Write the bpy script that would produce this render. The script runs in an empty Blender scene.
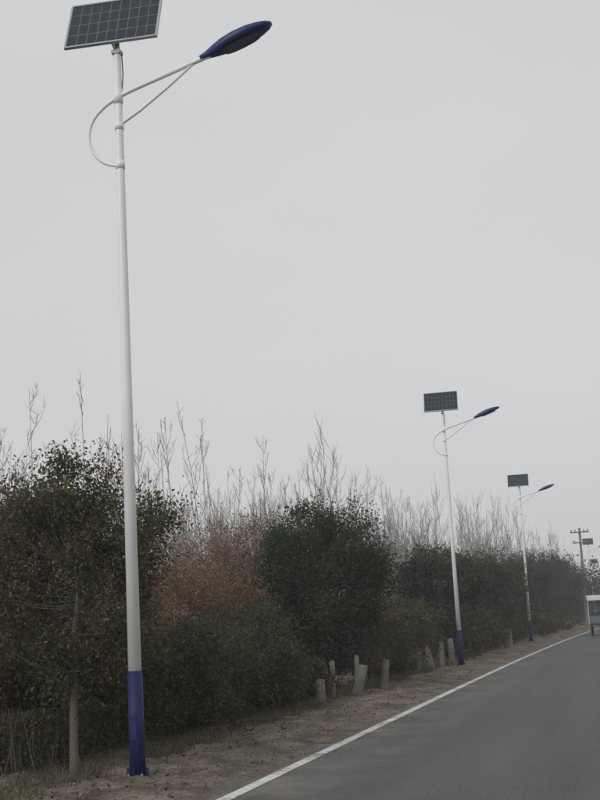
import bpy, bmesh, math, random
import numpy as np
from mathutils import Vector, Matrix, noise
random.seed(7); rng=np.random.default_rng(7)
scene=bpy.context.scene
scene.view_settings.view_transform='Standard'; scene.view_settings.look='None'; scene.view_settings.exposure=0

# ---------------------------------------------------------------- materials
def new_mat(name):
    m=bpy.data.materials.new(name); m.use_nodes=True
    nt=m.node_tree; b=nt.nodes['Principled BSDF']
    return m,nt,b
def simple(name,col,rough=.6,metal=0,spec=.4,var=.15,scale=8,bump=0,bscale=60):
    m,nt,b=new_mat(name); N=nt.nodes; L=nt.links
    tc=N.new('ShaderNodeTexCoord'); nz=N.new('ShaderNodeTexNoise'); nz.inputs['Scale'].default_value=scale; nz.inputs['Detail'].default_value=6
    L.new(tc.outputs['Object'],nz.inputs['Vector'])
    mx=N.new('ShaderNodeMixRGB'); mx.inputs[1].default_value=(*[c*(1-var) for c in col],1); mx.inputs[2].default_value=(*[min(1,c*(1+var)) for c in col],1)
    L.new(nz.outputs['Fac'],mx.inputs[0]); L.new(mx.outputs[0],b.inputs['Base Color'])
    b.inputs['Roughness'].default_value=rough; b.inputs['Metallic'].default_value=metal; b.inputs['Specular IOR Level'].default_value=spec
    if bump:
        n2=N.new('ShaderNodeTexNoise'); n2.inputs['Scale'].default_value=bscale; n2.inputs['Detail'].default_value=8
        L.new(tc.outputs['Object'],n2.inputs['Vector'])
        bp=N.new('ShaderNodeBump'); bp.inputs['Strength'].default_value=bump; bp.inputs['Distance'].default_value=.02
        L.new(n2.outputs['Fac'],bp.inputs['Height']); L.new(bp.outputs[0],b.inputs['Normal'])
    return m
def leafmat(name,transl=.25,rough=.6):
    m,nt,b=new_mat(name); N=nt.nodes; L=nt.links
    at=N.new('ShaderNodeAttribute'); at.attribute_name='Col'
    L.new(at.outputs['Color'],b.inputs['Base Color']); b.inputs['Roughness'].default_value=rough; b.inputs['Specular IOR Level'].default_value=.15
    tr=N.new('ShaderNodeBsdfTranslucent'); L.new(at.outputs['Color'],tr.inputs['Color'])
    ms=N.new('ShaderNodeMixShader'); ms.inputs[0].default_value=transl
    L.new(b.outputs[0],ms.inputs[1]); L.new(tr.outputs[0],ms.inputs[2]); L.new(ms.outputs[0],N['Material Output'].inputs['Surface'])
    return m
M_leaf=leafmat('leaf'); M_dry=leafmat('dry_leaf',.2,.8)
M_bark=simple('bark',(.13,.115,.095),.9,var=.4,scale=25,bump=.6)
M_barkpale=simple('bark_pale',(.19,.18,.16),.9,var=.45,scale=18,bump=.8)
M_twig=simple('twig',(.17,.135,.11),.9,var=.25)
M_twighaze=simple('twig_hazed',(.27,.25,.24),.9,var=.15,scale=1)  # paler grey-brown for far stems: distance haze painted into the colour

# ---------------------------------------------------------------- mesh helpers
def mesh_np(name,V,F,mats,mi=None,col=None,smooth=False):
    V=np.asarray(V,dtype=np.float32); F=np.asarray(F,dtype=np.int32)
    me=bpy.data.meshes.new(name); me.vertices.add(len(V)); me.vertices.foreach_set('co',V.ravel())
    k=F.shape[1]; me.loops.add(F.size); me.loops.foreach_set('vertex_index',F.ravel())
    me.polygons.add(len(F)); me.polygons.foreach_set('loop_start',np.arange(0,F.size,k,dtype=np.int32)); me.polygons.foreach_set('loop_total',np.full(len(F),k,dtype=np.int32))
    for m in mats: me.materials.append(m)
    if mi is not None: me.polygons.foreach_set('material_index',np.asarray(mi,dtype=np.int32))
    if smooth is not False:
        me.polygons.foreach_set('use_smooth',np.full(len(F),True) if smooth is True else np.asarray(smooth))
    me.update(calc_edges=True)
    if col is not None:
        a=me.color_attributes.new('Col','FLOAT_COLOR','POINT'); c=np.ones((len(V),4),dtype=np.float32); c[:,:3]=col; a.data.foreach_set('color',c.ravel())
    me.validate()
    return me
def add(name,me,loc=(0,0,0),rot=(0,0,0),parent=None,scale=None):
    o=bpy.data.objects.new(name,me); scene.collection.objects.link(o); o.location=loc; o.rotation_euler=rot
    if parent: o.parent=parent
    if scale: o.scale=scale
    return o
class Acc:
    def __init__(s): s.V=[];s.F=[];s.M=[];s.C=[];s.n=0
    def put(s,V,F,m,C):
        V=np.asarray(V,float);F=np.asarray(F,int)
        s.V.append(V); s.F.append(F+s.n); s.M.append(np.full(len(F),m)); c=np.empty((len(V),3)); c[:]=C; s.C.append(c); s.n+=len(V)
    def mesh(s,name,mats):
        F=np.vstack(s.F); M=np.concatenate(s.M)
        return mesh_np(name,np.vstack(s.V),F,mats,M,np.vstack(s.C),smooth=(M==0))
def tube(acc,P,R,m=0,sides=6,C=(.1,.1,.1)):
    P=np.asarray(P,float); n=len(P); T=np.gradient(P,axis=0); T/=np.linalg.norm(T,axis=1)[:,None]+1e-9
    a=np.linspace(0,2*np.pi,sides,endpoint=False); V=[]
    ref=np.array([0,0,1.]) if abs(T[0][2])<.8 else np.array([1.,0,0])
    for i in range(n):
        u=np.cross(T[i],ref); u/=np.linalg.norm(u)+1e-9; v=np.cross(T[i],u)
        V.append(P[i]+R[i]*(np.cos(a)[:,None]*u+np.sin(a)[:,None]*v))
    V=np.vstack(V); F=[]
    for i in range(n-1):
        for j in range(sides):
            k=(j+1)%sides; F.append((i*sides+j,i*sides+k,(i+1)*sides+k,(i+1)*sides+j))
    acc.put(V,F,m,C)
def leaves(acc,P,size,C,m=1,up=0.3,ratio=.5):
    n=len(P)
    d=rng.normal(size=(n,3)); d[:,2]+=up; d/=np.linalg.norm(d,axis=1)[:,None]
    w=np.cross(d,rng.normal(size=(n,3))); w/=np.linalg.norm(w,axis=1)[:,None]
    L=(size*rng.uniform(.6,1.35,n))[:,None]
    nrm=np.cross(d,w)
    V=np.stack([P-d*L*.5,P+w*L*ratio*.5+nrm*L*.08,P+d*L*.5,P-w*L*ratio*.5+nrm*L*.08],1).reshape(-1,3)
    F=np.arange(4*n).reshape(n,4)
    acc.put(V,F,m,np.repeat(C,4,axis=0))

def leafcols(n,base,alt,altfrac,jit=.3):
    base=np.array(base);alt=np.array(alt)
    t=(rng.random(n)<altfrac)[:,None]; c=np.where(t,alt,base)*(1+rng.uniform(-jit,jit,(n,1)))
    return c

def crown_tree(name,loc,H,R,trunk=.9,base=(.055,.07,.035),alt=(.13,.095,.05),altf=.1,nclump=110,per=170,lsize=.055,
               tr=.07,tmat=M_bark,stems=1,flat=1.0,shoots=30,crownoff=(0,0),bot=None,clr=.26,fill=.5,limbs=True):
    acc=Acc(); bot=trunk if bot is None else bot
    cz=(H+bot)/2; hz=(H-bot)/2
    ph=rng.uniform(0,6.28,6)
    def rad(d):
        az=np.arctan2(d[:,1],d[:,0]); el=d[:,2]
        return .88+.10*np.sin(2*az+ph[0]+el*2)+.09*np.sin(3*az+ph[1]-3*el)+.07*np.sin(5*az+ph[2]+4*el)+.06*np.sin(7*el+ph[3])
    d=rng.normal(size=(nclump,3)); d/=np.linalg.norm(d,axis=1)[:,None]
    rr=rad(d)*rng.uniform(fill,1.0,nclump)**.6
    C=d*rr[:,None]*np.array([R,R*flat,hz])
    C[:,2]=np.sign(C[:,2])*hz*(np.abs(C[:,2])/hz)**.85
    C[:,2]+=cz
    C[:,0]+=crownoff[0]; C[:,1]+=crownoff[1]
    C[:,2]=np.clip(C[:,2],bot*.9+.05,None)
    tips=[]
    for s in range(stems):
        a=rng.uniform(0,6.28); off=np.array([math.cos(a),math.sin(a),0])*(.12*(stems>1)*R)
        top=np.array([crownoff[0]*.7,crownoff[1]*.7,bot+hz*1.1])+off*2
        P=[off+np.array([0,0,-.05])]
        for t in (.12,.3,.5,.7,.85,1.): P.append(off*(1+t)+ (top-off)*t*np.array([t,t,1]) +rng.normal(size=3)*np.array([.018,.018,0]))
        P=np.array(P); Rd=np.linspace(tr*1.15,tr*.35,len(P)); Rd[0]*=1.3
        tube(acc,P,Rd,0,8); tips.append(P)
    for i in range(nclump):
        P=tips[i%stems]; c=C[i]
        k=np.argmin(np.abs(P[:,2]-(c[2]-.35*R))); k=max(3,k)
        a=P[k]
        if k<len(P)-1: a=a+(P[k+1]-a)*random.random()
        if c[2]<a[2]-.05: continue
        mid=(a+c)/2+np.array([0,0,-.06*R])+rng.normal(size=3)*.05
        big= i%6==0
        tube(acc,[a,mid,c],[tr*(.35 if big else .14),tr*(.22 if big else .09),.004],0,4)
    cl=rng.uniform(.6,1.5,nclump)
    warm=rng.random(nclump)<altf*1.2
    for i in range(nclump):
        n=int(per*rng.uniform(.6,1.3)); s=clr*R/1.1*rng.uniform(.6,1.25)
        q=rng.normal(size=(n,3))*s*np.array([.6,.6,.5]); P=C[i]+q
        P[:,2]=np.maximum(P[:,2],.04)
        co=leafcols(n,base,alt,.75 if warm[i] else altf*.5)*cl[i]
        leaves(acc,P,lsize,co)
    for i in range(shoots):
        dd=rng.normal(size=3); dd[2]=abs(dd[2])*.8; dd/=np.linalg.norm(dd)
        r=rad(dd[None])[0]; a=dd*r*np.array([R,R*flat,hz])*.85+np.array([crownoff[0],crownoff[1],cz])
        v=dd*np.array([.6,.6,.6])+np.array([0,0,.6])+rng.normal(size=3)*.25; v/=np.linalg.norm(v); l=rng.uniform(.2,.42)*R/1.1
        b=a+v*l; tube(acc,[a,(a+b)/2,b],[.008,.005,.002],0,3)
        n=int(per*.22); t=rng.random(n)[:,None]; P=a+(b-a)*t+rng.normal(size=(n,3))*.045*R/1.1
        leaves(acc,P,lsize,leafcols(n,base,alt,altf))
    me=acc.mesh(name,[tmat,M_leaf]); return add(name,me,(loc[0],loc[1],0))

def cv(y):  # gentle right-hand bend of the road
    if y<25: return 0.
    if y<140: return .00022*(y-25)**2
    return .00022*115**2+.0506*(y-140)

# ---------------------------------------------------------------- ground
def grid_mesh(name,xs,ys,zf,mat,curve=True):
    V=[];F=[];nx=len(xs)
    for j,y in enumerate(ys):
        c=cv(y) if curve else 0
        for x in xs: V.append((x+c,y,zf(x,y)))
    for j in range(len(ys)-1):
        for i in range(nx-1): a=j*nx+i; F.append((a,a+1,a+nx+1,a+nx))
    return mesh_np(name,V,F,[mat],smooth=True)
def ramp(nt,fac,stops):
    r=nt.nodes.new('ShaderNodeValToRGB'); e=r.color_ramp.elements
    while len(e)<len(stops): e.new(.5)
    for k,(p,c) in enumerate(stops): e[k].position=p; e[k].color=(*c,1)
    nt.links.new(fac,r.inputs[0]); return r
def noisen(nt,vec,scale,detail=8,rough=.6):
    n=nt.nodes.new('ShaderNodeTexNoise'); n.inputs['Scale'].default_value=scale; n.inputs['Detail'].default_value=detail; n.inputs['Roughness'].default_value=rough
    nt.links.new(vec,n.inputs['Vector']); return n

M_soil,nt,b=new_mat('soil'); tc=nt.nodes.new('ShaderNodeTexCoord')
n1=noisen(nt,tc.outputs['Object'],1.6,12,.72); n2=noisen(nt,tc.outputs['Object'],26,10,.8)
r1=ramp(nt,n1.outputs['Fac'],[(.36,(.095,.078,.062)),(.5,(.18,.15,.122)),(.63,(.28,.24,.20))])
r2=ramp(nt,n2.outputs['Fac'],[(.36,(.45,.43,.41)),(.5,(1,1,1)),(.64,(1.4,1.38,1.35))])
mx=nt.nodes.new('ShaderNodeMixRGB'); mx.blend_type='MULTIPLY'; mx.inputs[0].default_value=1
nt.links.new(r1.outputs[0],mx.inputs[1]); nt.links.new(r2.outputs[0],mx.inputs[2]); nt.links.new(mx.outputs[0],b.inputs['Base Color'])
b.inputs['Roughness'].default_value=.95; b.inputs['Specular IOR Level'].default_value=.15
bp=nt.nodes.new('ShaderNodeBump'); bp.inputs['Strength'].default_value=.8; bp.inputs['Distance'].default_value=.03
nt.links.new(n2.outputs['Fac'],bp.inputs['Height']); nt.links.new(bp.outputs[0],b.inputs['Normal'])
M_field=simple('field',(.17,.15,.10),.95,var=.35,scale=.4,bump=.4,bscale=10)

me=grid_mesh('ground',[-1500,-300,-60,0,60,300,1500],[-600,-100,0,100,300,800,2500],lambda x,y:0,M_field,False); add('ground',me)
M_asph,nt,b=new_mat('asphalt'); tc=nt.nodes.new('ShaderNodeTexCoord'); O=tc.outputs['Object']
mp=nt.nodes.new('ShaderNodeMapping'); mp.inputs['Scale'].default_value=(1.6,.12,1); nt.links.new(O,mp.inputs['Vector'])
na=noisen(nt,mp.outputs[0],1.0,6); nb=noisen(nt,O,70,4,.8); nd=noisen(nt,O,1.1,8,.65)
ra=ramp(nt,na.outputs['Fac'],[(.3,(.068,.073,.077)),(.7,(.106,.110,.112))])
rb=ramp(nt,nb.outputs['Fac'],[(.36,(.45,.45,.45)),(.5,(1,1,1)),(.66,(1.95,1.93,1.9))])
mx=nt.nodes.new('ShaderNodeMixRGB'); mx.blend_type='MULTIPLY'; mx.inputs[0].default_value=1
nt.links.new(ra.outputs[0],mx.inputs[1]); nt.links.new(rb.outputs[0],mx.inputs[2])
sep=nt.nodes.new('ShaderNodeSeparateXYZ'); nt.links.new(O,sep.inputs[0])
mr=nt.nodes.new('ShaderNodeMapRange'); mr.inputs['From Min'].default_value=-2.2; mr.inputs['From Max'].default_value=-3.5; nt.links.new(sep.outputs['X'],mr.inputs['Value'])
rd=ramp(nt,nd.outputs['Fac'],[(.42,(0,0,0)),(.66,(1,1,1))])
mm=nt.nodes.new('ShaderNodeMath'); mm.operation='MULTIPLY'; nt.links.new(mr.outputs[0],mm.inputs[0]); nt.links.new(rd.outputs[0],mm.inputs[1])
mx2=nt.nodes.new('ShaderNodeMixRGB'); mx2.inputs[2].default_value=(.20,.175,.15,1); nt.links.new(mm.outputs[0],mx2.inputs[0]); nt.links.new(mx.outputs[0],mx2.inputs[1])
nt.links.new(mx2.outputs[0],b.inputs['Base Color']); b.inputs['Roughness'].default_value=.8; b.inputs['Specular IOR Level'].default_value=.3
bp=nt.nodes.new('ShaderNodeBump'); bp.inputs['Strength'].default_value=.5; bp.inputs['Distance'].default_value=.006
nt.links.new(nb.outputs['Fac'],bp.inputs['Height']); nt.links.new(bp.outputs[0],b.inputs['Normal'])
ysr=list(np.arange(-60,140,4.))+list(np.arange(140,900,20.))
add('road',grid_mesh('road',[-3.95,-2,0,2,3.95],ysr,lambda x,y:.02-.0012*abs(x),M_asph))
M_paint,nt,b=new_mat('line_paint'); tc=nt.nodes.new('ShaderNodeTexCoord')
n1=noisen(nt,tc.outputs['Object'],9,10,.75); n2=noisen(nt,tc.outputs['Object'],1.2,3)
ad=nt.nodes.new('ShaderNodeMath'); ad.operation='MULTIPLY_ADD'; ad.inputs[1].default_value=.6; nt.links.new(n2.outputs['Fac'],ad.inputs[0]); nt.links.new(n1.outputs['Fac'],ad.inputs[2])
r=ramp(nt,ad.outputs[0],[(.6,(.76,.76,.73)),(.8,(.60,.59,.56)),(.93,(.24,.22,.20))])
nt.links.new(r.outputs[0],b.inputs['Base Color']); b.inputs['Roughness'].default_value=.7
for sx in (-3.59,3.59):
    ysl=list(np.arange(-60,140,1.5))+list(np.arange(140,900,20.))
    add('road_edge_line',grid_mesh('road_edge_line',[sx-.07,sx+.07],ysl,lambda x,y:.0245-.0012*abs(x),M_paint))
def vz(x,y,s=1):
    t=min(1,max(0,(-x-3.68)/.9)) if s==1 else min(1,max(0,(x-3.72)/.9))
    n=noise.noise(Vector((x*1.2,y*1.2,0)))*.07+noise.noise(Vector((x*4,y*4,3)))*.035+noise.noise(Vector((x*9,y*9,7)))*.014
    e=noise.noise(Vector((y*.8,1,0)))*.016+noise.noise(Vector((y*5,9,0)))*.010
    return .008+e*(1-t)+t*(.07+n)+ (1-t)*n*.25
ysv=list(np.arange(5,34,.08))+list(np.arange(34,80,.3))+list(np.arange(80,300,3.))
xsv=list(-3.67-np.arange(0,2.9,.06))+[-6.8,-7.5,-8.5,-10]
xsv=xsv[::-1]
add('roadside_verge',grid_mesh('roadside_verge',xsv,ysv,lambda x,y: (vz(x,y) if x<-3.69 else -.03) if x>-9.9 else -.02,M_soil))
ysw=list(np.arange(-20,60,.5))+list(np.arange(60,300,4.))
add('roadside_verge',grid_mesh('roadside_verge',[3.7,3.8,3.95,4.2,4.6,5,5.6,6.4,7.5,9,10],ysw,lambda x,y: vz(x,y,-1) if x<9.9 else -.02,M_soil))

octv=np.array([(1,0,0),(0,1,0),(-1,0,0),(0,-1,0),(0,0,.8),(0,0,-.8)],float)
tri=[(0,1,4),(1,2,4),(2,3,4),(3,0,4),(1,0,5),(2,1,5),(3,2,5),(0,3,5)]
Vs=[];Fs=[];Cs=[];n0=0
for i in range(7000):
    y=8+34*random.random()**1.5; x=-3.72-abs(random.gauss(0,.9)) if random.random()<.9 else -3.2-random.random()*.6
    if x<-6.8: continue
    z=.018 if x>-3.75 else vz(x,y)
    s=random.choice((.005,.006,.008,.010,.013,.018))*random.uniform(.6,1.2)
    if random.random()<.02: s*=2.4
    if x>-3.75: s=min(s,.007)
    v=octv*s*np.array([random.uniform(.7,1.3),random.uniform(.7,1.3),random.uniform(.4,.8)])*rng.uniform(.7,1.3,(6,1))
    a=random.random()*6.28; ca,sa=math.cos(a),math.sin(a); v=v@np.array([[ca,sa,0],[-sa,ca,0],[0,0,1]])
    Vs.append(v+np.array([x+cv(y),y,z+s*.1])); Fs+= [(p+n0,q+n0,w+n0) for p,q,w in tri]; n0+=6
    c=np.array(random.choice(((.19,.16,.13),(.24,.21,.175),(.14,.115,.09),(.30,.27,.24))))*random.uniform(.7,1.15); Cs.append(np.tile(c,(6,1)))
add('soil_clods',mesh_np('soil_clods',np.vstack(Vs),Fs,[M_dry],None,np.vstack(Cs)))
acc=Acc(); P=[]
for i in range(17000):
    y=8+45*random.random()**1.6; x=-6.8+abs(random.gauss(0,1.15))
    if x>-3.95: continue
    P.append((x+cv(y),y,vz(x,y)+.012))
P=np.array(P); n=len(P)
a=rng.uniform(0,6.28,n); d=np.stack([np.cos(a),np.sin(a),rng.normal(0,.4,n)],1); w=np.stack([-np.sin(a),np.cos(a),rng.normal(0,.45,n)],1)
L=rng.uniform(.010,.032,n)[:,None]
V=np.stack([P-d*L,P+w*L*.5,P+d*L,P-w*L*.5],1).reshape(-1,3)
pal=np.array([(.17,.12,.08),(.12,.09,.065),(.24,.19,.14),(.085,.065,.05),(.09,.09,.055)])
acc.put(V,np.arange(4*n).reshape(n,4),0,np.repeat(pal[rng.integers(0,5,n)]*rng.uniform(.75,1.2,(n,1)),4,axis=0))
add('leaf_litter',acc.mesh('leaf_litter',[M_dry]))
def grass(name,pts,h,cols,w=.008,nb=14,spread=.1):
    acc=Acc(); K=len(pts); n=K*nb
    base=np.repeat(np.array(pts),nb,axis=0)+np.c_[rng.normal(0,spread,(n,2)),np.zeros(n)]
    hh=(h*rng.uniform(.35,1.2,n))[:,None]; lean=np.c_[rng.normal(0,.28,(n,2)),np.ones(n)]
    a=rng.uniform(0,6.28,n); s=np.c_[np.cos(a),np.sin(a),np.zeros(n)]*w
    mid=base+lean*hh*.55; tip=base+lean*hh*np.array([1.5,1.5,.95])
    V=np.stack([base-s,base+s,mid+s*.8,mid-s*.8, mid-s*.8,mid+s*.8,tip+s*.15,tip-s*.15],1).reshape(-1,3)
    cols=np.array(cols); c=cols[rng.integers(0,len(cols),n)]*rng.uniform(.7,1.25,(n,1))
    acc.put(V,np.arange(8*n).reshape(2*n,4),0,np.repeat(c,8,axis=0))
    return add(name,acc.mesh(name,[M_dry]))
TAN=[(.24,.19,.13),(.19,.15,.10),(.29,.24,.17),(.15,.11,.075)]
pts=[(-8.0-14*random.random()**1.3+0,9+60*random.random(),0) for _ in range(4200)]
grass('dry_grass',pts,1.1,TAN,.009,12,.15)
pts=[]
for _ in range(1300):
    y=9+40*random.random(); x=-5.3-abs(random.gauss(0,.45)); pts.append((x+cv(y),y,.05))
grass('verge_grass',pts,.17,[(.20,.17,.12),(.14,.12,.08),(.08,.085,.045)],.0035,12,.06)

# ---------------------------------------------------------------- trees & shrubs
OL=(.072,.082,.044); BR=(.17,.105,.062); DG=(.046,.064,.038)
crown_tree('small_evergreen_tree',(-5.78,12.9),3.5,1.05,trunk=.8,base=OL,alt=BR,altf=.2,nclump=170,per=210,lsize=.048,tr=.05,tmat=M_bark,crownoff=(-.14,.5),shoots=50,bot=.7)
crown_tree('small_evergreen_tree',(-7.35,14.1),3.5,1.25,trunk=.7,base=(.088,.082,.047),alt=(.18,.11,.062),altf=.45,nclump=180,per=200,lsize=.05,tr=.05,crownoff=(0,.2),shoots=50,bot=.5)
crown_tree('small_evergreen_tree',(-6.3,27),4.05,1.6,trunk=.45,base=DG,alt=(.085,.08,.045),altf=.12,nclump=320,per=240,lsize=.06,tr=.07,stems=2,shoots=60,bot=.3,clr=.23)
for (x,y,h,r) in ((-6.9,14.9,1.4,.8),(-6.45,15.9,1.55,.95),(-6.3,17.4,1.6,1.05),(-6.4,19.1,1.5,1.05),(-6.15,21.0,1.5,.95),(-6.8,22.8,2.0,1.1),(-7.7,18.5,1.6,1.1)):
    crown_tree('evergreen_shrub',(x,y),h,r,trunk=.15,base=(.055,.066,.038),alt=BR,altf=.12,nclump=110,per=190,lsize=.048,tr=.035,stems=3,bot=.05,shoots=30)
for (x,y,h,r,af) in ((-6.1,24.0,.85,.6,.3),(-6.0,30.8,1.7,1.0,.2),(-5.9,34.0,1.8,1.0,.25),(-6.2,37.2,2.1,1.0,.12)):
    crown_tree('evergreen_shrub',(x,y),h,r,trunk=.15,base=(.068,.082,.046),alt=BR,altf=af,nclump=90,per=130,lsize=.065,tr=.035,stems=3,bot=.05,shoots=20)
for (x,y,h,r) in ((-8.5,23.5,3.35,1.2),(-8.0,26.5,4.0,1.35),(-9.8,22.5,3.3,1.25),(-9.3,28.5,4.2,1.4),(-8.2,20.6,2.6,1.0),(-7.6,24.5,2.9,1.0)):
    crown_tree('russet_shrub_tree',(x,y),h,r,trunk=.5,base=(.21,.125,.08),alt=(.25,.17,.11),altf=.4,nclump=150,per=90,lsize=.048,tr=.05,tmat=M_twig,stems=3,shoots=60,fill=.15,bot=.3)
row=[(-6.2,41.5,3.75,1.25),(-6.5,46.5,4.2,1.5),(-6.3,51.5,3.8,1.4),(-6.5,57,4.3,1.6),(-6.4,63,4.5,1.7),(-6.6,69.5,4.2,1.6),(-6.6,76,4.8,1.8),(-6.5,83,5.4,2.1),(-6.5,91,5.9,2.4),(-6.6,99,5.9,2.5),(-6.6,108,6.0,2.5)]
for i,(x,y,h,r) in enumerate(row):
    k=min(1,max(0,(y-40)/80)); b=tuple(np.array((.052,.066,.043))*(1-k)+np.array((.060,.070,.055))*k)  # leaf colour mixed paler with distance, painted haze
    a_=(.16,.11,.075) if i in (1,4) else tuple(np.array(b)*1.3+.01)
    crown_tree('small_evergreen_tree',(x+cv(y),y),h,r,trunk=.35,base=b,alt=a_,altf=.15 if i in (1,4) else .1,nclump=120,per=130,lsize=.10,tr=.08,stems=1,shoots=25,bot=.2)
for y in (44,49,54,60,66,73,80,88,96):
    crown_tree('evergreen_shrub',(-5.9+cv(y),y),1.5,1.1,trunk=.15,base=(.068,.082,.05),alt=BR,altf=.2,nclump=45,per=70,lsize=.10,tr=.035,stems=2,bot=.05,shoots=10)
acc=Acc()
def mass(pts,h,r,base,n,ls):
    for (x,y) in pts:
        hh=h*random.uniform(.75,1.15)
        for c in range(30):
            d=rng.normal(size=3); d/=np.linalg.norm(d); C=d*np.array([r,r,hh*.48])*rng.uniform(.5,1)+np.array([x,y,hh*.5])
            P=C+rng.normal(size=(n,3))*r*.25; P[:,2]=np.maximum(P[:,2],.1)
            leaves(acc,P,ls,leafcols(n,base,base,.1)*rng.uniform(.8,1.2))
mass([(-6.8+cv(y)-random.random()*2,y) for y in range(115,320,7)],5.8,3,(.07,.08,.068),40,.3)  # greyer leaf colour than the near row, haze painted in
add('distant_tree_row',acc.mesh('distant_tree_row',[M_bark,M_leaf]))
acc=Acc()
mass([(-300+x*11+random.uniform(-4,4),260+random.uniform(-20,20)) for x in range(26)],8,6,(.24,.25,.25),26,.7)  # pale grey here and in the next mass is haze put into the leaf colour
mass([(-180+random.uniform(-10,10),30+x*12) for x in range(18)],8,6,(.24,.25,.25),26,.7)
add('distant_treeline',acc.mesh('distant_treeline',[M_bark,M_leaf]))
src=[o for o in scene.objects if o.name.startswith('evergreen_shrub')][:3]
for i,y in enumerate(range(6,100,6)):
    s=src[i%3]; add('evergreen_shrub',s.data,(6.6+cv(y),y,0),(0,0,i*1.3))

acc=Acc(); n=56000
P=np.c_[rng.uniform(-10,-6.05,n),rng.uniform(12.7,15.6,n),np.zeros(n)]
top=.68+.07*np.sin(P[:,0]*3)+.06*np.sin(P[:,1]*5+P[:,0]*7)
P[:,2]=top*(1-rng.random(n)**2.2*.95)
P[:,:2]+=rng.normal(0,.05,(n,2))
leaves(acc,P,.042,leafcols(n,(.075,.075,.042),(.14,.10,.062),.3))
for i in range(450):
    x=random.uniform(-9.5,-6.1);y=random.uniform(12.7,15.6); a=np.array([x,y,0]); b=a+np.array([random.gauss(0,.1),random.gauss(0,.1),random.uniform(.5,.9)]); tube(acc,[a,(a+b)/2+rng.normal(size=3)*.02,b],[.007,.005,.002],0,3)
add('low_hedge',acc.mesh('low_hedge',[M_bark,M_leaf]))

def stump(x,y,h,r):
    acc=Acc(); lx=random.gauss(0,.05); P=[(0,0,-.05),(0.01,0,.06),(.02+lx*.5,.01,h*.5),(.03+lx,-.01,h),(.03+lx,-.01,h+.004)]
    tube(acc,P,[r*1.4,r*1.1,r,r*.93,r*.01],0,10); 
    add('tree_stump',acc.mesh('tree_stump',[M_barkpale]),(x,y,.04))
for (x,y,h,r) in ((-5.5,22.9,.46,.085),(-5.6,24.3,.74,.05),(-5.3,25.1,.60,.095),(-5.45,25.9,.78,.05),(-5.2,27.4,.62,.09),(-5.55,34.2,.6,.07),(-5.45,36.0,.7,.08),(-5.3,37.0,.75,.07),(-5.35,39.4,.8,.085),(-5.3,55,.8,.09),(-5.3,57,.8,.09)): stump(x+cv(y),y,h,r)

def sapling(acc,x,y,h,nbr=14,r=.028,C=(.1,.1,.1)):
    lean=np.array([random.gauss(0,.03),random.gauss(0,.03),0])*h
    pts=[np.array([x,y,0])+lean*t*t+np.array([0,0,h*t])+rng.normal(size=3)*.04 for t in (0,.25,.5,.75,1)]
    tube(acc,pts,[r,r*.85,r*.6,r*.38,.006],0,3)
    for i in range(nbr):
        t=random.uniform(.25,.95); a=pts[0]*0+np.array([x,y,0])+lean*t*t+np.array([0,0,h*t]); l=(1.1-t)*h*.25*random.uniform(.5,1.2)+.25
        az=random.random()*6.28; sp_=random.uniform(.25,.6); d=np.array([math.cos(az)*sp_,math.sin(az)*sp_,1]); b=a+d*l; m=(a+b)/2+np.array([math.cos(az),math.sin(az),0])*.08*l
        tube(acc,[a,m,b],[r*.4,r*.28,.005],0,3)
        for k in range(3):
            q=a+(b-a)*random.uniform(.3,.9); e=q+np.array([random.gauss(0,.35),random.gauss(0,.35),.65])*l*.45; tube(acc,[q,e],[.007,.004],0,3)
acc=Acc()
for i in range(470):
    y=random.uniform(28,85); x=-11-random.random()*18
    sapling(acc,x,y,random.uniform(5.0,8.0)*(1+.15*(y>60)),14,.024)
for i in range(220):
    y=random.uniform(80,150); x=-9-random.random()*14+cv(y); sapling(acc,x,y,random.uniform(7,10.8),12,.034)
add('sapling_thicket',acc.mesh('sapling_thicket',[M_twighaze]))
acc=Acc()
for i in range(1900):
    y=random.uniform(14,75); x=-8.4-random.random()*8; h=random.uniform(1.6,3.0)
    a=np.array([x,y,0.]); d=np.array([random.gauss(0,.22),random.gauss(0,.22),1]); b=a+d*h; tube(acc,[a,(a+b)/2+rng.normal(size=3)*.06,b],[.014,.009,.003],0,3)
    for k in range(5):
        q=a+(b-a)*random.uniform(.25,.95); e=q+np.array([random.gauss(0,.35),random.gauss(0,.35),.8])*random.uniform(.3,.8); tube(acc,[q,e],[.006,.003],0,3)
    n=18; t=rng.uniform(.3,1,n)[:,None]; P=a+(b-a)*t+rng.normal(size=(n,3))*.18
    leaves(acc,P,.06,leafcols(n,(.18,.12,.085),(.24,.18,.12),.4))
add('brush_thicket',acc.mesh('brush_thicket',[M_twig,M_dry]))
def baremesh(h,r=.06):
    acc=Acc()
    def rec(a,d,l,r,lev):
        d=d/np.linalg.norm(d); m=a+d*l*.5+rng.normal(size=3)*.04*l; b=a+d*l+rng.normal(size=3)*.05*l
        tube(acc,[a,m,b],[r,r*.8,r*.5],0,5 if lev<2 else 3)
        if lev>=4: return
        n=3 if lev else 6
        for i in range(n):
            t=random.uniform(.35,1.); q=a+(b-a)*t; dd=d+rng.normal(size=3)*.33; dd[2]=abs(dd[2])+.45
            rec(q,dd,l*random.uniform(.5,.7),max(r*.48,.007),lev+1)
    rec(np.array([0,0,0.]),np.array([0,0,1.]),h*.45,r,0)
    return acc.mesh('bare_tree',[M_twighaze])
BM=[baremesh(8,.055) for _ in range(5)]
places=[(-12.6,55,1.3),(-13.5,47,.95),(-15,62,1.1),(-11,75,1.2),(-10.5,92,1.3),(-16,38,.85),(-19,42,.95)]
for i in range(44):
    y=random.uniform(34,115); places.append((-10.5-random.random()*12+cv(y),y,random.uniform(.65,.95)*(1+.004*(y-40))))
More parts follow.
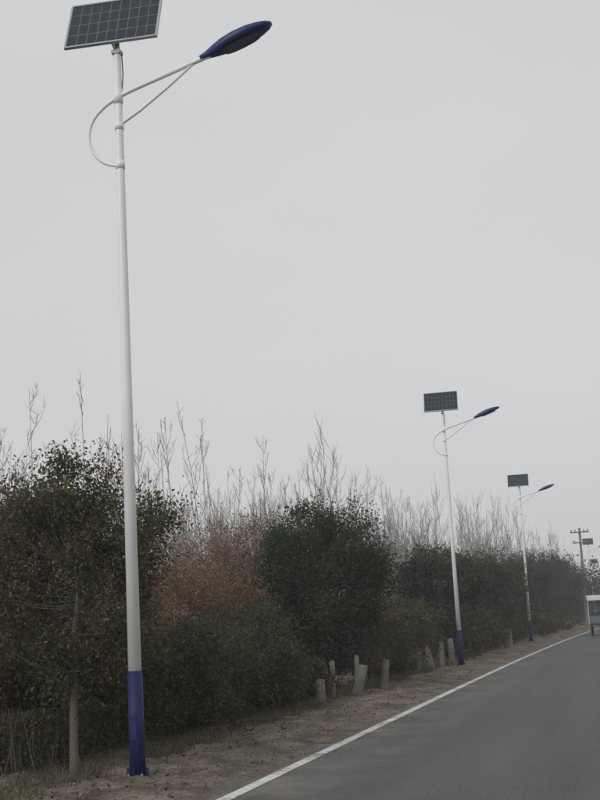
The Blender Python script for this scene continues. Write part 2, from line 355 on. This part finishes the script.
for i,(x,y,s) in enumerate(places): add('bare_tree',BM[i%5],(x,y,0),(0,0,random.random()*6.28),None,(s,s,s))

# ---------------------------------------------------------------- street lamp
M_white=simple('white_paint_steel',(.85,.86,.87),.42,0,.5,var=.05,scale=3)
M_blue=simple('blue_paint',(.014,.019,.095),.6,0,.35,var=.35,scale=9)
M_lampblue=simple('lamp_blue',(.018,.030,.13),.4,0,.4,var=.1)
M_frame=simple('aluminium_frame',(.42,.43,.44),.4,.5,.5,var=.05)
M_lens=simple('lamp_lens',(.06,.068,.11),.25,0,.5,var=.05)
M_steel=simple('galvanised',(.3,.3,.31),.5,.5,.5,var=.2)
M_cell,nt,b=new_mat('solar_cells'); tc=nt.nodes.new('ShaderNodeTexCoord'); 
sp=nt.nodes.new('ShaderNodeSeparateXYZ'); nt.links.new(tc.outputs['UV'],sp.inputs[0])
def gridline(out,n,w):
    a=nt.nodes.new('ShaderNodeMath'); a.operation='MULTIPLY'; a.inputs[1].default_value=n; nt.links.new(out,a.inputs[0])
    f=nt.nodes.new('ShaderNodeMath'); f.operation='FRACT'; nt.links.new(a.outputs[0],f.inputs[0])
    c=nt.nodes.new('ShaderNodeMath'); c.operation='LESS_THAN'; c.inputs[1].default_value=w; nt.links.new(f.outputs[0],c.inputs[0]); return c.outputs[0]
g1=gridline(sp.outputs['X'],9,.06); g2=gridline(sp.outputs['Y'],4,.045)
mxm=nt.nodes.new('ShaderNodeMath'); mxm.operation='MAXIMUM'; nt.links.new(g1,mxm.inputs[0]); nt.links.new(g2,mxm.inputs[1])
mc=nt.nodes.new('ShaderNodeMixRGB'); mc.inputs[1].default_value=(.020,.028,.040,1); mc.inputs[2].default_value=(.15,.17,.20,1); nt.links.new(mxm.outputs[0],mc.inputs[0])
nt.links.new(mc.outputs[0],b.inputs['Base Color']); b.inputs['Roughness'].default_value=.3; b.inputs['Specular IOR Level'].default_value=.35
MATS=[M_white,M_blue,M_lampblue,M_frame,M_lens,M_steel,M_cell]
HP=7.85
def build_lamp_mesh():
    bm=bmesh.new(); uvl=bm.loops.layers.uv.new('UVMap')
    def ring_tube(P,R,mi,seg=20,cap=True):
        P=[Vector(p) for p in P]; rings=[]
        for i,p in enumerate(P):
            t=(P[min(i+1,len(P)-1)]-P[max(i-1,0)]).normalized()
            ref=Vector((0,1,0)); u=t.cross(ref); 
            if u.length<.01: ref=Vector((1,0,0)); u=t.cross(ref)
            u.normalize(); v=t.cross(u)
            rings.append([bm.verts.new(p+R[i]*(math.cos(a)*u+math.sin(a)*v)) for a in [2*math.pi*k/seg for k in range(seg)]])
        for i in range(len(P)-1):
            for k in range(seg):
                f=bm.faces.new((rings[i][k],rings[i][(k+1)%seg],rings[i+1][(k+1)%seg],rings[i+1][k])); f.material_index=mi; f.smooth=True
        if cap:
            for r in (rings[0],rings[-1]): 
                f=bm.faces.new(r); f.material_index=mi
    def box(c,s,mi,M=None,bev=0):
        r=bmesh.ops.create_cube(bm,size=1); vs=r['verts']
        for v in vs:
            v.co=Vector((v.co.x*s[0],v.co.y*s[1],v.co.z*s[2]))
        fs=set(f for v in vs for f in v.link_faces)
        for f in fs: f.material_index=mi
        for v in vs:
            v.co=v.co+Vector(c)
            if M: v.co=M@v.co
    rb,rt=.073,.040
    def rz(z): return rb+(rt-rb)*z/HP
    ring_tube([(0,0,.0),(0,0,1.1)],[rz(0)+.010,rz(1.1)+.007],1,24)
    ring_tube([(0,0,1.1),(0,0,4),(0,0,HP-.06),(0,0,HP)],[rz(1.1),rz(4),rt,rt*.7],0,24)
    ring_tube([(0,0,.045),(0,0,.062)],[.145,.145],1,4)
    for k in range(4):
        a=k*math.pi/2; M=Matrix.Rotation(a,4,'Z'); 
        box((.098,0,.105),(.04,.007,.085),1,M)
        x,y=.10*math.cos(a+math.pi/4),.10*math.sin(a+math.pi/4)
        ring_tube([(x,y,.06),(x,y,.095)],[.012,.012],5,6)
    box((.0,-.076,.55),(.06,.012,.24),1)
    ring_tube([(0,0,7.20),(0,0,7.36)],[.049,.049],0,20); ring_tube([(0,0,6.45),(0,0,6.54)],[.051,.051],0,20); ring_tube([(0,0,6.90),(0,0,6.98)],[.050,.050],0,20)
    ctrl=[(1.08,7.60),(.8,7.52),(.5,7.435),(.2,7.35),(0,7.28),(-.17,7.19),(-.30,7.06),(-.355,6.90),(-.335,6.74),(-.25,6.60),(-.13,6.52),(0,6.49)]
    pts=[]
    for i in range(len(ctrl)-1):
        p0=ctrl[max(i-1,0)];p1=ctrl[i];p2=ctrl[i+1];p3=ctrl[min(i+2,len(ctrl)-1)]
        for j in range(5):
            t=j/5; q=[.5*((2*p1[d])+(-p0[d]+p2[d])*t+(2*p0[d]-5*p1[d]+4*p2[d]-p3[d])*t*t+(-p0[d]+3*p1[d]-3*p2[d]+p3[d])*t**3) for d in (0,1)]
            pts.append((q[0],0,q[1]))
    pts.append((0,0,6.49)); n=len(pts)
    ring_tube(pts,[.028-.010*min(1,i/n*1.6) for i in range(n)],0,10)
    ring_tube([(0,0,6.95),(.25,0,7.09),(.55,0,7.29),(.88,0,7.53)],[.016]*4,0,10)
    A=math.radians(18.5); L=.84
    MH=Matrix.Translation((.98,0,7.585))@Matrix.Rotation(-A,4,'Y')
    prof=[(-.02,.030,.030,-.030),(.05,.038,.040,-.036),(.10,.055,.052,-.044),(.18,.085,.070,-.052),(.28,.120,.084,-.056),(.42,.145,.088,-.058),(.58,.145,.078,-.052),(.70,.120,.058,-.042),(.79,.080,.035,-.028),(L,.030,.012,-.010)]
    rings=[]; seg=20
    for (x,w,tz,bz) in prof:
        r=[]
        for k in range(seg):
            a=2*math.pi*k/seg; cy,sz=math.cos(a),math.sin(a)
            z=tz*max(0,sz)**.8 if sz>=0 else bz*min(1,(-sz)**.45)
            r.append(bm.verts.new(MH@Vector((x,w*cy,z))))
        rings.append(r)
    for i in range(len(rings)-1):
        for k in range(seg):
            f=bm.faces.new((rings[i][k],rings[i][(k+1)%seg],rings[i+1][(k+1)%seg],rings[i+1][k])); f.material_index=2; f.smooth=True
    for r in (rings[0],rings[-1]): bm.faces.new(r).material_index=2
    lens=[(.26,.075),(.34,.10),(.46,.108),(.58,.10),(.66,.07)]
    lv=[MH@Vector((x,w,-.063)) for x,w in lens]+[MH@Vector((x,-w,-.063)) for x,w in lens[::-1]]
    bm.faces.new([bm.verts.new(v) for v in lv]).material_index=4
    for k in range(7): box((.25+.06*k,0,.080-.0015*(k-3)**2),(.012,.12,.016),2,MH)
    W,Hh=1.07,.70; b_=math.radians(66)
    MP=Matrix.Translation((-.03,-.12,HP+.02))@Matrix.Rotation(math.radians(3),4,'Z')@Matrix.Rotation(b_,4,'X')
    box((0,.010,0),(W,.020,.035),3,MP); box((0,Hh-.010,0),(W,.020,.035),3,MP)
    box((-W/2+.010,Hh/2,0),(.020,Hh-.040,.035),3,MP); box((W/2-.010,Hh/2,0),(.020,Hh-.040,.035),3,MP)
    for zz,mi,flip in ((.012,6,False),(-.008,3,True)):
        co=[(-W/2+.020,.020),(W/2-.020,.020),(W/2-.020,Hh-.020),(-W/2+.020,Hh-.020)]
        vs=[bm.verts.new(MP@Vector((x,y,zz))) for x,y in co]
        if flip: vs=vs[::-1]
        f=bm.faces.new(vs); f.material_index=mi
        for lp,uv in zip(f.loops,((0,0),(1,0),(1,1),(0,1))): lp[uvl].uv=uv
    box((-.25,Hh/2,-.03),(.035,Hh*.8,.022),5,MP); box((.28,Hh/2,-.03),(.035,Hh*.8,.022),5,MP); box((.015,Hh*.3,-.055),(.62,.04,.025),5,MP)
    ring_tube([(0,0,HP-.25),(0,0,HP+.12)],[.03,.03],5,12)
    ring_tube([(0,0,HP+.05),(.0,.10,HP+.28)],[.014,.014],5,8); ring_tube([(0,0,HP-.06),(-.02,-.10,HP+.03)],[.014,.014],5,8)
    box((0,0,HP-.05),(.10,.10,.04),5)
    ring_tube([(.03,.02,7.3),(.05,.03,7.55),(.040,.03,7.8)],[.007]*3,2,6)
    bmesh.ops.recalc_face_normals(bm,faces=[f for f in bm.faces if f.material_index not in (6,)])
    me=bpy.data.meshes.new('street_lamp'); bm.to_mesh(me); bm.free()
    for m in MATS: me.materials.append(m)
    return me
LM=build_lamp_mesh()
for (x,y,lean,rz_,s) in ((-4.91,12.46,0,0,1),(-4.87,38.2,-.2,1,.965),(-4.80,65.3,.2,-1,.985),(-3.3,133,0,0,1),(-4.1,190,0,0,1)):
    add('street_lamp',LM,(x,y,.02),(0,math.radians(lean),math.radians(rz_)),None,(s,s,s))
M_conc=simple('concrete',(.24,.22,.19),.9,var=.25,scale=12,bump=.5)
def slab(name,x,y,sx,sy,h,mat):
    bm=bmesh.new(); bmesh.ops.create_cube(bm,size=1)
    for v in bm.verts: v.co=Vector((v.co.x*sx,v.co.y*sy,v.co.z*h))
    bmesh.ops.bevel(bm,geom=bm.edges[:],offset=.015,segments=2,affect='EDGES')
    me=bpy.data.meshes.new(name); bm.to_mesh(me); bm.free(); me.materials.append(mat); add(name,me,(x,y,h/2-.09))
for (x,y) in ((-4.91,12.46),(-4.87,38.2),(-4.84,65.3)): slab('lamp_footing',x,y,.36,.36,.145,M_conc)

acc=Acc(); tube(acc,[(0,0,0),(0,0,4),(0,0,8.1)],[.15,.12,.09],0,12)
def abox(acc,c,s,m=0):
    c=np.array(c);s=np.array(s)/2; V=[c+s*np.array(p) for p in ((-1,-1,-1),(1,-1,-1),(1,1,-1),(-1,1,-1),(-1,-1,1),(1,-1,1),(1,1,1),(-1,1,1))]
    acc.put(V,[(0,3,2,1),(4,5,6,7),(0,1,5,4),(1,2,6,5),(2,3,7,6),(3,0,4,7)],m,(.1,.1,.1))
abox(acc,(0,-.14,7.75),(1.5,.1,.1)); abox(acc,(0,-.14,6.9),(1.2,.1,.1))
for sx in (-.65,-.35,.35,.65): tube(acc,[(sx,-.14,7.79),(sx,-.14,7.86),(sx,-.14,7.98)],[.05,.06,.03],0,8)
for sx in (-.5,.5): tube(acc,[(sx,-.14,6.94),(sx,-.14,7.0),(sx,-.14,7.12)],[.05,.06,.03],0,8)
M_upole=simple('utility_pole_concrete',(.22,.22,.22),.8)
add('utility_pole',acc.mesh('utility_pole',[M_upole]),(-3.3,108,0))

# ---------------------------------------------------------------- cargo tricycle with canopy
M_dark=simple('dark_metal',(.05,.055,.06),.6); M_rub=simple('rubber',(.02,.02,.02),.85); M_wh=simple('canopy_white',(.72,.73,.72),.5); M_red=simple('red_lamp',(.12,.02,.02),.3); M_gl=simple('grey_panel',(.16,.18,.19),.4)
root=bpy.data.objects.new('cargo_tricycle',None); scene.collection.objects.link(root); root.location=(-1.5,75,.02)
def part(name,fn,bev=.02,smooth=False):
    bm=bmesh.new(); fn(bm)
    if bev: bmesh.ops.bevel(bm,geom=bm.edges[:],offset=bev,segments=2,affect='EDGES')
    me=bpy.data.meshes.new(name); bm.to_mesh(me); bm.free(); return add(name,me,parent=root)
def bx(c,s):
    def fn(bm):
        r=bmesh.ops.create_cube(bm,size=1)
        for v in r['verts']: v.co=Vector((v.co.x*s[0]+c[0],v.co.y*s[1]+c[1],v.co.z*s[2]+c[2]))
    return fn
def P(name,c,s,m,bev=.015): o=part(name,bx(c,s),bev); o.data.materials.append(m)
P('cargo_floor',(0,.1,.62),(1.3,1.7,.08),M_dark); P('side_board_left',(-.64,.1,.88),(.04,1.7,.42),M_dark); P('side_board_right',(.64,.1,.88),(.04,1.7,.42),M_dark)
P('tailgate',(0,-.77,.88),(1.24,.04,.42),M_gl); P('front_board',(0,.93,.95),(1.24,.04,.6),M_dark)
P('canopy',(0,.6,2.16),(1.5,2.9,.12),M_wh,.04); P('canopy_valance',(0,-.87,2.04),(1.40,.03,.2),M_wh,.01)
for i,(x,y) in enumerate(((-.66,-.78),(.66,-.78),(-.66,.9),(.66,.9),(-.5,2.0),(.5,2.0))): P('post_%d'%i,(x,y,1.4),(.035,.035,1.5),M_wh if i<2 else M_dark,.005)
P('driver_seat',(0,1.2,.85),(.5,.4,.14),M_dark,.04); P('seat_back',(0,1.0,1.12),(.5,.1,.4),M_dark,.04); P('front_shield',(0,1.95,.9),(.8,.08,.8),M_gl,.03); P('chassis',(0,.9,.45),(.3,2.6,.1),M_dark)
P('windscreen',(0,1.97,1.6),(.9,.02,.6),M_gl,.005); P('tail_lamp_left',(-.5,-.80,.6),(.14,.03,.07),M_red,.005); P('tail_lamp_right',(.5,-.80,.6),(.14,.03,.07),M_red,.005)
P('handlebar',(0,1.7,1.15),(.7,.03,.03),M_dark,.005)
def wheel(name,x,y,r,w):
    acc=Acc(); pr=[(-w/2,r*.6),(-w/2,r*.92),(-w/4,r),(w/4,r),(w/2,r*.92),(w/2,r*.6)]
    tube(acc,[(a,0,0) for a,_ in pr],[q for _,q in pr],0,24)
    tube(acc,[(-w/2-.01,0,0),(0,0,0),(w/2+.01,0,0)],[r*.62,r*.3,r*.62],1,24)
    add(name,acc.mesh(name,[M_rub,M_steel]),(x,y,r),parent=root)
wheel('wheel_rear_left',-.56,0,.29,.13); wheel('wheel_rear_right',.56,0,.29,.13); wheel('wheel_front',0,2.15,.28,.11)

# ---------------------------------------------------------------- ground mist (homogeneous volume over the whole site)
mm_=bpy.data.materials.new('mist'); mm_.use_nodes=True; nt=mm_.node_tree; nt.nodes.remove(nt.nodes['Principled BSDF'])
vs=nt.nodes.new('ShaderNodeVolumeScatter'); vs.inputs['Color'].default_value=(.97,.98,1,1); vs.inputs['Density'].default_value=.0012; nt.links.new(vs.outputs[0],nt.nodes['Material Output'].inputs['Volume'])
bm=bmesh.new(); bmesh.ops.create_cube(bm,size=1)
for v in bm.verts: v.co=Vector((v.co.x*700-100,v.co.y*500+190,v.co.z*16+7.5))
me=bpy.data.meshes.new('mist'); bm.to_mesh(me); bm.free(); me.materials.append(mm_); add('mist',me)

# ---------------------------------------------------------------- world, sun, camera
AZ=210; EL=32
w=bpy.data.worlds.new("World"); scene.world=w; w.use_nodes=True; nt=w.node_tree; bg=nt.nodes['Background']
sky=nt.nodes.new('ShaderNodeTexSky'); sky.sky_type='NISHITA'; sky.sun_disc=False; sky.sun_elevation=math.radians(EL); sky.sun_rotation=math.radians(AZ); sky.dust_density=4
hs=nt.nodes.new('ShaderNodeHueSaturation'); hs.inputs['Saturation'].default_value=.25; hs.inputs['Value'].default_value=1; nt.links.new(sky.outputs[0],hs.inputs['Color'])
tc=nt.nodes.new('ShaderNodeTexCoord'); mp=nt.nodes.new('ShaderNodeMapping'); mp.inputs['Scale'].default_value=(1,1,2.5); nt.links.new(tc.outputs['Generated'],mp.inputs['Vector'])
nz=noisen(nt,mp.outputs[0],1.6,4,.5)
cl=ramp(nt,nz.outputs['Fac'],[(.3,(6.2,6.38,6.47)),(.7,(6.75,6.87,6.95))])
mx=nt.nodes.new('ShaderNodeMixRGB'); mx.inputs[0].default_value=.93; nt.links.new(hs.outputs[0],mx.inputs[1]); nt.links.new(cl.outputs[0],mx.inputs[2])
nt.links.new(mx.outputs[0],bg.inputs['Color']); bg.inputs['Strength'].default_value=.1
sl=bpy.data.lights.new('sun','SUN'); sl.energy=1.05; sl.angle=math.radians(30); sl.color=(1,.98,.95); so=bpy.data.objects.new('sun',sl); scene.collection.objects.link(so)
az=math.radians(AZ); el=math.radians(EL)
dirv=Vector((math.sin(az)*math.cos(el),math.cos(az)*math.cos(el),math.sin(el)))
so.rotation_euler=dirv.to_track_quat('Z','Y').to_euler()
cam=bpy.data.cameras.new('camera'); co=bpy.data.objects.new('camera',cam); scene.collection.objects.link(co); scene.camera=co
cam.sensor_fit='VERTICAL'; cam.sensor_height=24; cam.lens=38.4; cam.clip_end=5000
Rm=Matrix.Rotation(math.radians(13.7),4,'Z')@Matrix.Rotation(math.radians(90+9.92),4,'X')@Matrix.Rotation(math.radians(-3.0),4,'Z')
co.matrix_world=Matrix.Translation((0,0,1.5))@Rm
